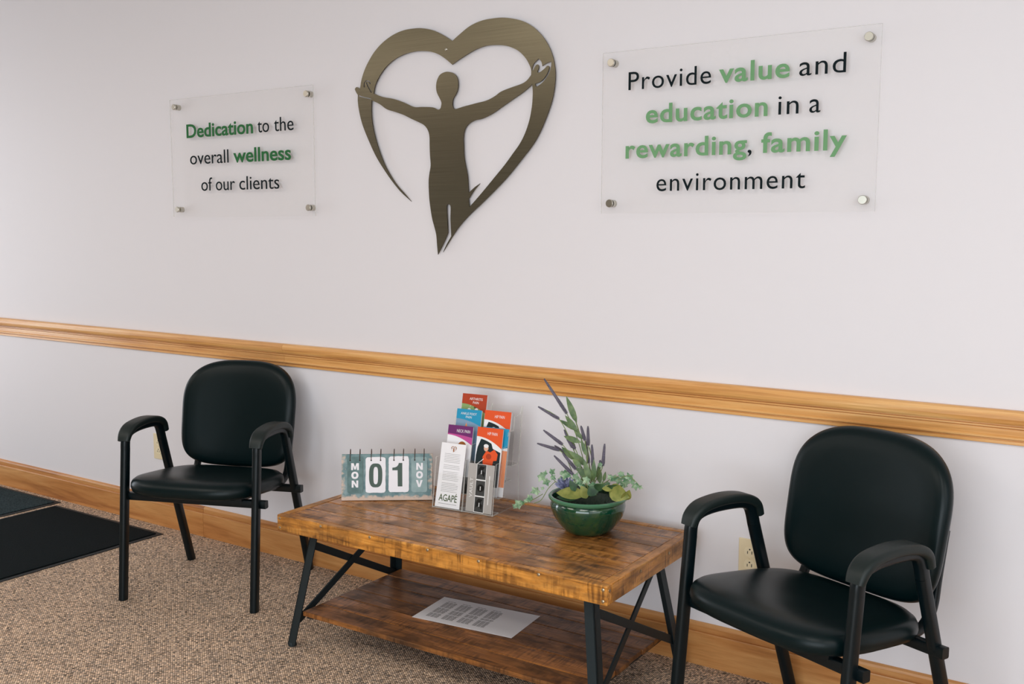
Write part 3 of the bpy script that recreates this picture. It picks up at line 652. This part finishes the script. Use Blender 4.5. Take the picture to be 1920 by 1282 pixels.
for x in (0, HW/2-.0012, HW-T3):             # stepped side walls and the divider
    lp = [(0, 0)]
    sl = math.tan(LEAN)
    for k in range(4):
        zt = k*TZ+.160
        lp += [(k*TY+sl*(.160 if k == 0 else .116), zt), (k*TY+sl*.116+TY*.8, zt)] if True else []
    lp += [(4*TY+sl*.17, 3.2*TZ+.178), (4*TY, 3.2*TZ), (4*TY, 0)]
    b = MB(); n = len(lp); b.add([(xx, y_, z_) for xx in (x, x+T3) for y_, z_ in lp], [tuple(range(n)), tuple(range(n, 2*n))]+[(j, (j+1) % n, n+(j+1) % n, n+j) for j in range(n)]); b.mi = [0, 0]+[1]*n
    b.obj('side_wall' if x != HW/2-.0012 else 'divider', [M['acr'], M['acr_edge']], hold)
def leaflet(label, cidx, k, w_, h_, lean, xo=0, zo=0, thick=.003, pages=1):
    """a leaflet standing in pocket (column, tier); returns its root and local frame: x 0..w, z 0..h on the front face"""
    x0 = cidx*HW/2+HW/4-w_/2+xo; root = thing('leaflet', label, 'brochure', (0, 0, 0), 0, 'leaflets in the brochure holder')
    mw = HX @ Matrix.Translation((x0, k*TY+.0065+.000, k*TZ+.0035+zo)) @ Matrix.Rotation(-lean, 4, 'X')
    root.matrix_world = mw
    for q in range(pages):
        MB().box(0, w_, .0022*q, .0022*q+.0014, 0, h_-.0015*q).obj('card', M['paper'], root)
    return root
def poly(root, name, pts, m, lay=1):
    n = len(pts); b = MB(); y1_ = -.00012*lay
    b.add([(x, y, z) for y in (y1_, 0) for x, z in pts], [tuple(range(n)), tuple(range(n, 2*n))]+[(j, (j+1) % n, n+(j+1) % n, n+j) for j in range(n)])
    return b.obj(name, m, root)
def band(w_, h_, z0, z1l, z1r, n=10):        # header whose lower edge sweeps down to the right
    return [(0, h_), (0, z1l)]+[(w_*k/n, z1l+(z1r-z1l)*(k/n)**2) for k in range(1, n+1)]+[(w_, h_)]
def ell(cx0, cz0, a, b_, n=16, rot=0): return [(cx0+a*math.cos(t_)*math.cos(rot)-b_*math.sin(t_)*math.sin(rot), cz0+a*math.cos(t_)*math.sin(rot)+b_*math.sin(t_)*math.cos(rot)) for t_ in [2*math.pi*k/n for k in range(n)]]
BW, BH = .094, .215
def title(root, txt, m, z, x0, x1, cap): word('lettering', txt, x0, x1, z, cap, m, root, -.0006, .0, 1.0, .0002)
LN = R(12)
# left column, back to front
a = leaflet('brochure with a rust red ARTHRITIS PAIN header in the rear left pocket', 0, 3, BW, BH, LN, pages=3)
poly(a, 'picture', [(0, .10), (BW, .10), (BW, BH-.03), (0, BH-.03)], M['grn'], 1)
for q in range(14): poly(a, 'foliage', ell(random.uniform(.006, .088), random.uniform(.140, .186), .006, .005), M[random.choice(['cardgrn', 'wht', 'grn', 'wht'])], 2+q*.2)
poly(a, 'header', band(BW, BH, 0, BH-.033, BH-.062), M['rust'], 6); title(a, 'ARTHRITIS', M['wht'], BH-.020, .028, .078, .008); title(a, 'PAIN', M['wht'], BH-.032, .042, .064, .008)
a = leaflet('brochure with a bright blue ANKLE FOOT PAIN header in the left column', 0, 2, BW, BH, LN, pages=2, xo=.004)
poly(a, 'picture', [(0, .05), (BW, .05), (BW, BH-.025), (0, BH-.025)], M['skyb'], 1)
poly(a, 'figure', [(.030, .05), (.036, .11), (.034, .155), (.040, .172), (.046, .155), (.046, .11), (.056, .05)], M['coral'], 2)
poly(a, 'header', band(BW, BH, 0, BH-.032, BH-.052), M['blue'], 3); title(a, 'ANKLE FOOT', M['wht'], BH-.018, .016, .076, .0075); title(a, 'PAIN', M['wht'], BH-.029, .036, .058, .0075)
a = leaflet('brochure with a purple NECK PAIN header in the left column', 0, 1, BW, BH, LN, pages=2, xo=-.003, zo=-.003)
poly(a, 'swoosh', band(BW, BH-.010, 0, BH-.032, BH-.060), M['magenta'], 1); poly(a, 'header', band(BW, BH, 0, BH-.028, BH-.036), M['purple'], 2)
poly(a, 'hair', ell(.058, BH-.070, .017, .020), M['hair'], 3); poly(a, 'face', ell(.060, BH-.078, .012, .016), M['skin'], 4)
title(a, 'NECK PAIN', M['wht'], BH-.022, .034, .084, .0095)
a = leaflet('white text leaflet with a small heart logo in the front left pocket', 0, 0, .092, .205, R(13), xo=-.004)
for q in range(24):
    if q in (6, 10, 17): continue
    z_ = .170-q*.0052; poly(a, 'text_line', [(.016, z_), (random.uniform(.062, .078), z_), (.078, z_+.0011), (.016, z_+.0011)], M['grey_ink'], 1)
word('lettering', 'AGAPÉ', .012, .080, .020, .021, M['cardgrn'], a, -.0003, .008, .98, .0002); poly(a, 'text_line', [(.012, .011), (.080, .011), (.080, .0125), (.012, .0125)], M['grey_ink'], 1)
sxy = [(p[0], p[1]) for p in loops[0]]
mnx, mxx = min(p[0] for p in sxy), max(p[0] for p in sxy); mnz = min(p[1] for p in sxy); kk = .021/(mxx-mnx)
o_ = sheet([[((p[0]-mnx)*kk+.037, (p[1]-mnz)*kk+.1765) for p in lp[::3]] for lp in loops[:3]], -.0005, -.0003, 'logo', M['hair'], a)
# right column
a = leaflet('brochure with an orange HIP PAIN header in the right column behind the other one', 1, 2, BW+.003, BH, LN, pages=3, zo=.004)
def hip(a, w_):
    poly(a, 'picture', [(.0, .03), (w_, .03), (w_, BH-.060), (w_*.5, BH-.040), (0, BH-.036)], M['paper'], 1)
    poly(a, 'dark_backdrop', [(.003, .03), (.003, .125), (.006, .150), (.014, .172), (.018, BH-.034), (.054, BH-.040), (.056, .165), (.062, .150), (w_-.003, .140), (w_-.003, .03)], M['navy'], 2)
    poly(a, 'red_jacket', [(.036, .05), (.032, .092), (.028, .122), (.040, .142), (.054, .138), (.068, .148), (.082, .134), (.080, .114), (.068, .112), (.064, .08), (.066, .05)], M['orange'], 3)
    poly(a, 'red_shade', ell(.050, .124, .010, .009), M['rust'], 4); poly(a, 'golf_club', [(.003, .092), (.032, .116), (.033, .114), (.004, .0895)], M['wht'], 5)
    poly(a, 'head', ell(.038, .150, .0085, .0105), M['skin'], 4); poly(a, 'cap', ell(.0375, .1565, .009, .006), M['wht'], 5)
    poly(a, 'swoosh', band(w_, BH-.012, 0, BH-.036, BH-.074), M['wht'], 5); poly(a, 'header', band(w_, BH, 0, BH-.030, BH-.064), M['orange'], 6); title(a, 'HIP PAIN', M['wht'], BH-.023, .038, .074, .0095)
hip(a, BW+.003)
a = leaflet('thin brochure with a blue edge peeking out behind the front HIP PAIN brochure', 1, 1, BW, BH, LN, xo=.010, pages=1)
a.matrix_world = a.matrix_world @ Matrix.Translation((0, .012, .002))
poly(a, 'picture', [(0, .03), (BW, .03), (BW, BH-.07), (0, BH-.07)], M['coral'], 1); poly(a, 'header', [(0, BH), (0, BH-.08), (BW, BH-.06), (BW, BH)], M['blue'], 2)
a = leaflet('brochure with an orange HIP PAIN header and red golfer in front of the blue-edged one', 1, 1, BW, BH, LN, pages=2, xo=-.004)
hip(a, BW)
a = leaflet('short grey leaflet with three dark pictures in the front right pocket', 1, 0, .094, .152, R(9))
poly(a, 'print', [(0, 0), (.094, 0), (.094, .152), (0, .152)], M['vgrey'], 1)
poly(a, 'strip', [(.030, 0), (.066, 0), (.066, .152), (.030, .152)], M['wht'], 2)
for q in range(3):
    z_ = .002+q*.051; poly(a, 'picture', [(.0315, z_), (.0645, z_), (.0645, z_+.047), (.0315, z_+.047)], M['vdark'], 3)
    sh = [(.036, z_+.012), (.046, z_+.020), (.058, z_+.008), (.061, z_+.022), (.052, z_+.028), (.060, z_+.040), (.044, z_+.042), (.036, z_+.030)]
    poly(a, 'dark_shape', sh if q != 1 else ell(.049, z_+.024, .013, .012), M['blackp'], 4); poly(a, 'label_bar', [(.047, z_+.017), (.0495, z_+.017), (.0495, z_+.029), (.047, z_+.029)], M['wht'], 5)
Xv = Matrix.Translation((.020, 0, .045)) @ Matrix.Rotation(R(-90), 4, 'Y')
word('lettering', 'VAULT', 0, .062, 0, .0105, M['wht'], a, -.0004, .0, 1.1, .0002, Xv)
poly(a, 'side_line', [(.0775, .028), (.080, .028), (.080, .118), (.0775, .118)], M['wht'], 2)

# ------------------------------------------------------------------ potted arrangement
PC = Vector((-.380, -.236, H)); RB = .114
pt = thing('potted_arrangement', 'green glazed bowl of artificial lavender, ivy and leaves on the table', 'potted plant', PC)
MB().lathe([(.001, 0), (.060, 0), (.068, .004), (.076, .012), (.092, .032), (.104, .052), (.110, .070), (.1115, .082), (.109, .090), (.107, .093), (.112, .097), (.116, .102), (.1165, .106), (.113, .109), (.108, .108), (.105, .102), (.104, .085), (.09, .078), (.001, .078)], 56).obj('bowl', [M['bowl']], pt, smooth=True, angle=60)
MB().lathe([(.1128, .0975), (.1166, .102), (.1172, .106), (.1133, .1096), (.1075, .1086)], 56, caps=False).obj('rim', M['rim'], pt, smooth=True)
b = MB(); random.seed(3)
b.lathe([(.104, .088), (.09, .094), (.05, .102), (.01, .105)], 28, caps=False)
for q in range(900):
    a_ = random.uniform(0, 2*math.pi); r_ = .1*math.sqrt(random.random()); p0 = Vector((r_*math.cos(a_), r_*math.sin(a_), .094)); d = Vector((random.uniform(-1, 1), random.uniform(-1, 1), random.uniform(.2, 1.3)))*.016
    s_ = Vector((d.y, -d.x, 0)).normalized()*.0008; b.add([p0-s_, p0+s_, p0+d], [(0, 1, 2)])
o = b.obj('moss', M['moss'], pt); o['kind'] = 'stuff'
def PX(u, v, dy=0):                            # crop pixel -> point near the bowl, local
    q = on(930+u/3.77, 690+v/3.77, 1, PC.y+dy); return q-PC
CENT = Vector((.0, .0, .09))
def leaf_blade(name, p0, p1, w_, m, parent, bend=.15, fold=.25, n=6, side=None):
    p0, p1 = Vector(p0), Vector(p1); ax = p1-p0; ln = ax.length; axn = ax.normalized()
    toc = (CAM-PC-p0).normalized(); sd = axn.cross(toc).normalized(); nr = sd.cross(axn).normalized()
    if side: sd = (sd*math.cos(side)+nr*math.sin(side)).normalized(); nr = sd.cross(axn).normalized()
    vs = []; fs = []
    for k in range(n+1):
        t_ = k/n; wk = w_*(math.sin(math.pi*min(1, t_**.8*.97+.03))**.9)*.5; c = p0+ax*t_+nr*(bend*ln*math.sin(math.pi*t_)*.5)
        for s_, f_ in ((-1, fold), (0, 0), (1, fold)): vs.append(c+sd*s_*wk+nr*f_*wk)
    for k in range(n):
        for j in range(2): a_ = k*3+j; fs.append((a_, a_+1, a_+4, a_+3))
    top_ = len(vs); vs += [Vector(v)-nr*.0004 for v in vs]; fs += [tuple(i+top_ for i in f)[::-1] for f in fs]
    me_b = MB(); me_b.add(vs, fs)
    me = bpy.data.meshes.new(name); me.from_pydata([tuple(v) for v in vs], [], fs); me.materials.append(m)
    for p in me.polygons: p.use_smooth = True
    return link(name, me, parent)
random.seed(11)
spikes = [((340, 75), (500, 320)), ((298, 272), (445, 358)), ((335, 438), (470, 540)), ((292, 532), (450, 580)), ((410, 618), (545, 752)), ((470, 600), (565, 715)), ((482, 435), (540, 560)), ((600, 408), (628, 510)), ((650, 410), (652, 545)), ((632, 515), (655, 670)), ((678, 540), (686, 705)), ((768, 535), (755, 690)), ((415, 548), (540, 635)), ((735, 650), (742, 695)), ((500, 500), (560, 570))]
for i, (tip, bs) in enumerate(spikes):
    dy = random.uniform(-.045, .03); p1, p0 = PX(*tip, dy), PX(*bs, dy*.7)
    root = Vector((random.uniform(-.03, .02), random.uniform(-.02, .03), .09))
    st = MB().sweep(smooth_path([root, root.lerp(p0, .55)+Vector((.008, 0, .012)), p0, p1], 5), circ(.0013, 5)).obj('lavender_stem', M['stem'], pt, smooth=True)
    b = MB(); ln = (p1-p0).length; ax = (p1-p0).normalized(); e1 = ax.orthogonal().normalized(); e2 = ax.cross(e1)
    b.sweep([p0.lerp(p1, k/8) for k in range(9)], circ(.0046, 8), scales=[.6, .95, 1, 1, 1, .95, .85, .7, .35])
    nb = int(ln/.0016)
    for q in range(nb):
        t_ = q/nb; rr = .0052*(.6+.4*math.sin(math.pi*min(1, t_*1.6+.2)))*(1 if t_ < .8 else (1-t_)/.2*.6+.4)
        for j in range(5):
            a_ = j*1.2566+q*.7; d = e1*math.cos(a_)+e2*math.sin(a_); c = p0.lerp(p1, t_)+d*rr; w2 = d.cross(ax)*.0013
            b.add([c-w2-ax*.0008, c+w2-ax*.0008, c+d*.0014+ax*.0022], [(0, 1, 2)])
    b.obj('flower_spike', M['lav'], st)
lv = [((570, 385), (495, 195), 46), ((575, 445), (487, 332), 40), ((580, 440), (442, 362), 38), ((600, 525), (478, 480), 42), ((612, 500), (548, 430), 34), ((645, 690), (508, 578), 50), ((560, 650), (462, 555), 42), ((650, 775), (566, 700), 50), ((690, 800), (692, 640), 40), ((735, 815), (722, 680), 44), ((640, 620), (600, 500), 34), ((600, 700), (540, 640), 40), ((665, 800), (620, 640), 46), ((760, 800), (775, 730), 26), ((560, 560), (500, 490), 34)]
for p0, p1, w_ in lv:
    dy = random.uniform(-.05, .02); leaf_blade('long_leaf', PX(*p0, dy), PX(*p1, dy), w_*.00040, M['leaf'], pt, bend=random.uniform(-.15, .25))
# central leafy stem
MB().sweep(smooth_path([PX(690, 860), PX(650, 640), PX(600, 490), PX(565, 380)], 6), circ(.0018, 6)).obj('leaf_stem', M['stem'], pt, smooth=True)
MB().sweep(smooth_path([PX(700, 860), PX(690, 700), PX(660, 560)], 6), circ(.0016, 6)).obj('leaf_stem', M['stem'], pt, smooth=True)
def ivy_leaf(c, size, parent, m=None):
    c = Vector(c); toc = (CAM-PC-c).normalized(); nr = (toc+Vector((random.uniform(-.5, .5), random.uniform(-.5, .5), random.uniform(0, .7)))).normalized()
    a_ = nr.orthogonal().normalized(); b_ = nr.cross(a_); ph = random.uniform(0, 6.28)
    prof_ = [1.0, .50, .82, .48, .62, .40, .62, .48, .82, .50]; vs = [c+nr*size*.06]; n = len(prof_)
    for k, r_ in enumerate(prof_): t_ = ph+2*math.pi*k/n; vs.append(c+(a_*math.cos(t_)+b_*math.sin(t_))*r_*size*.55-nr*size*.05*(k % 2))
    fs = [(0, 1+k, 1+(k+1) % n) for k in range(n)]; o2 = len(vs); vs += [v-nr*.0005 for v in vs]; fs += [tuple(i+o2 for i in f)[::-1] for f in fs]
    me = bpy.data.meshes.new('ivy_leaf'); me.from_pydata([tuple(v) for v in vs], [], fs); me.materials.append(m or M['ivy']); return link('ivy_leaf', me, parent)
def vine(pts, leaves, dy=0):
    w_ = [PX(*p, dy) for p in pts]; v_ = MB().sweep(smooth_path(w_, 6), circ(.0011, 5)).obj('ivy_vine', M['stem'], pt, smooth=True)
    for u, v, s_ in leaves: ivy_leaf(PX(u, v, dy+random.uniform(-.006, .004)), s_*.00054, v_)
vine([(480, 850), (420, 800), (400, 775), (390, 740)], [(320, 765, 75), (355, 800, 60), (395, 735, 50), (400, 770, 45), (345, 745, 40)], -.05)
vine([(420, 800), (370, 850), (320, 930), (270, 955)], [(285, 865, 75), (330, 850, 30)], -.06)
q0 = [PX(330, 890, -.06), on(930+250/3.77, 690+935/3.77, 1, -.28)-PC, on(930+150/3.77, 690+975/3.77, 1, -.275)-PC]
vt_ = MB().sweep(smooth_path(q0, 6), circ(.0011, 5)).obj('ivy_vine', M['stem'], pt, smooth=True)
for u, v, s_ in ((240, 918, 60), (215, 935, 40), (160, 960, 70), (140, 975, 45), (185, 955, 40)): ivy_leaf(on(930+u/3.77, 690+v/3.77, 1, -.277)-PC, s_*.00054, vt_)
vine([(600, 850), (560, 800), (500, 745)], [(495, 745, 85), (460, 785, 55), (560, 770, 60), (470, 735, 40)], -.03)
vine([(650, 850), (640, 800)], [(640, 790, 60), (590, 800, 60), (690, 830, 70), (610, 830, 55), (560, 820, 50)], -.07)
vine([(740, 830), (800, 790), (860, 765), (890, 745)], [(840, 775, 70), (885, 745, 50), (810, 770, 50), (870, 790, 60), (900, 770, 45)], -.01)
vine([(860, 790), (930, 760), (985, 800), (1020, 840)], [(945, 770, 60), (985, 830, 55), (1018, 840, 35), (965, 800, 45), (920, 800, 60), (900, 825, 60)], -.02)
vine([(720, 850), (760, 800), (770, 740)], [(735, 680, 40), (750, 830, 60), (790, 820, 45)], 0)
for p0, p1, w_, m in (((620, 905), (425, 880), 105, 'olive'), ((640, 920), (600, 830), 70, 'olive'), ((800, 850), (945, 915), 120, 'olive'), ((830, 855), (748, 850), 50, 'olive'), ((700, 900), (660, 830), 90, 'dkleaf'), ((560, 930), (430, 910), 60, 'dkleaf'), ((900, 930), (945, 860), 70, 'olive'), ((700, 850), (760, 820), 60, 'dkleaf'), ((780, 840), (900, 830), 40, 'dkleaf'), ((560, 870), (520, 790), 50, 'dkleaf')):
    leaf_blade('broad_leaf', PX(*p0, -.085), PX(*p1, -.09), w_*.00042, M[m], pt, bend=.1, side=random.uniform(-.6, -.1))
fc = PX(495, 850, -.05); fl = MB().lathe([(.012, -.008), (.016, 0), (.010, .008)], 14, c=tuple(fc)).obj('blue_flower', M['petal'], pt, smooth=True)
for k in range(34):
    a_ = k*2.4; el = .15+.9*(k/34); d = Vector((math.cos(a_)*math.cos(el), math.sin(a_)*math.cos(el), math.sin(el)))
    leaf_blade('petal', fc+d*.008, fc+d*.038, .009, M['petal'], fl, bend=.3, n=4)
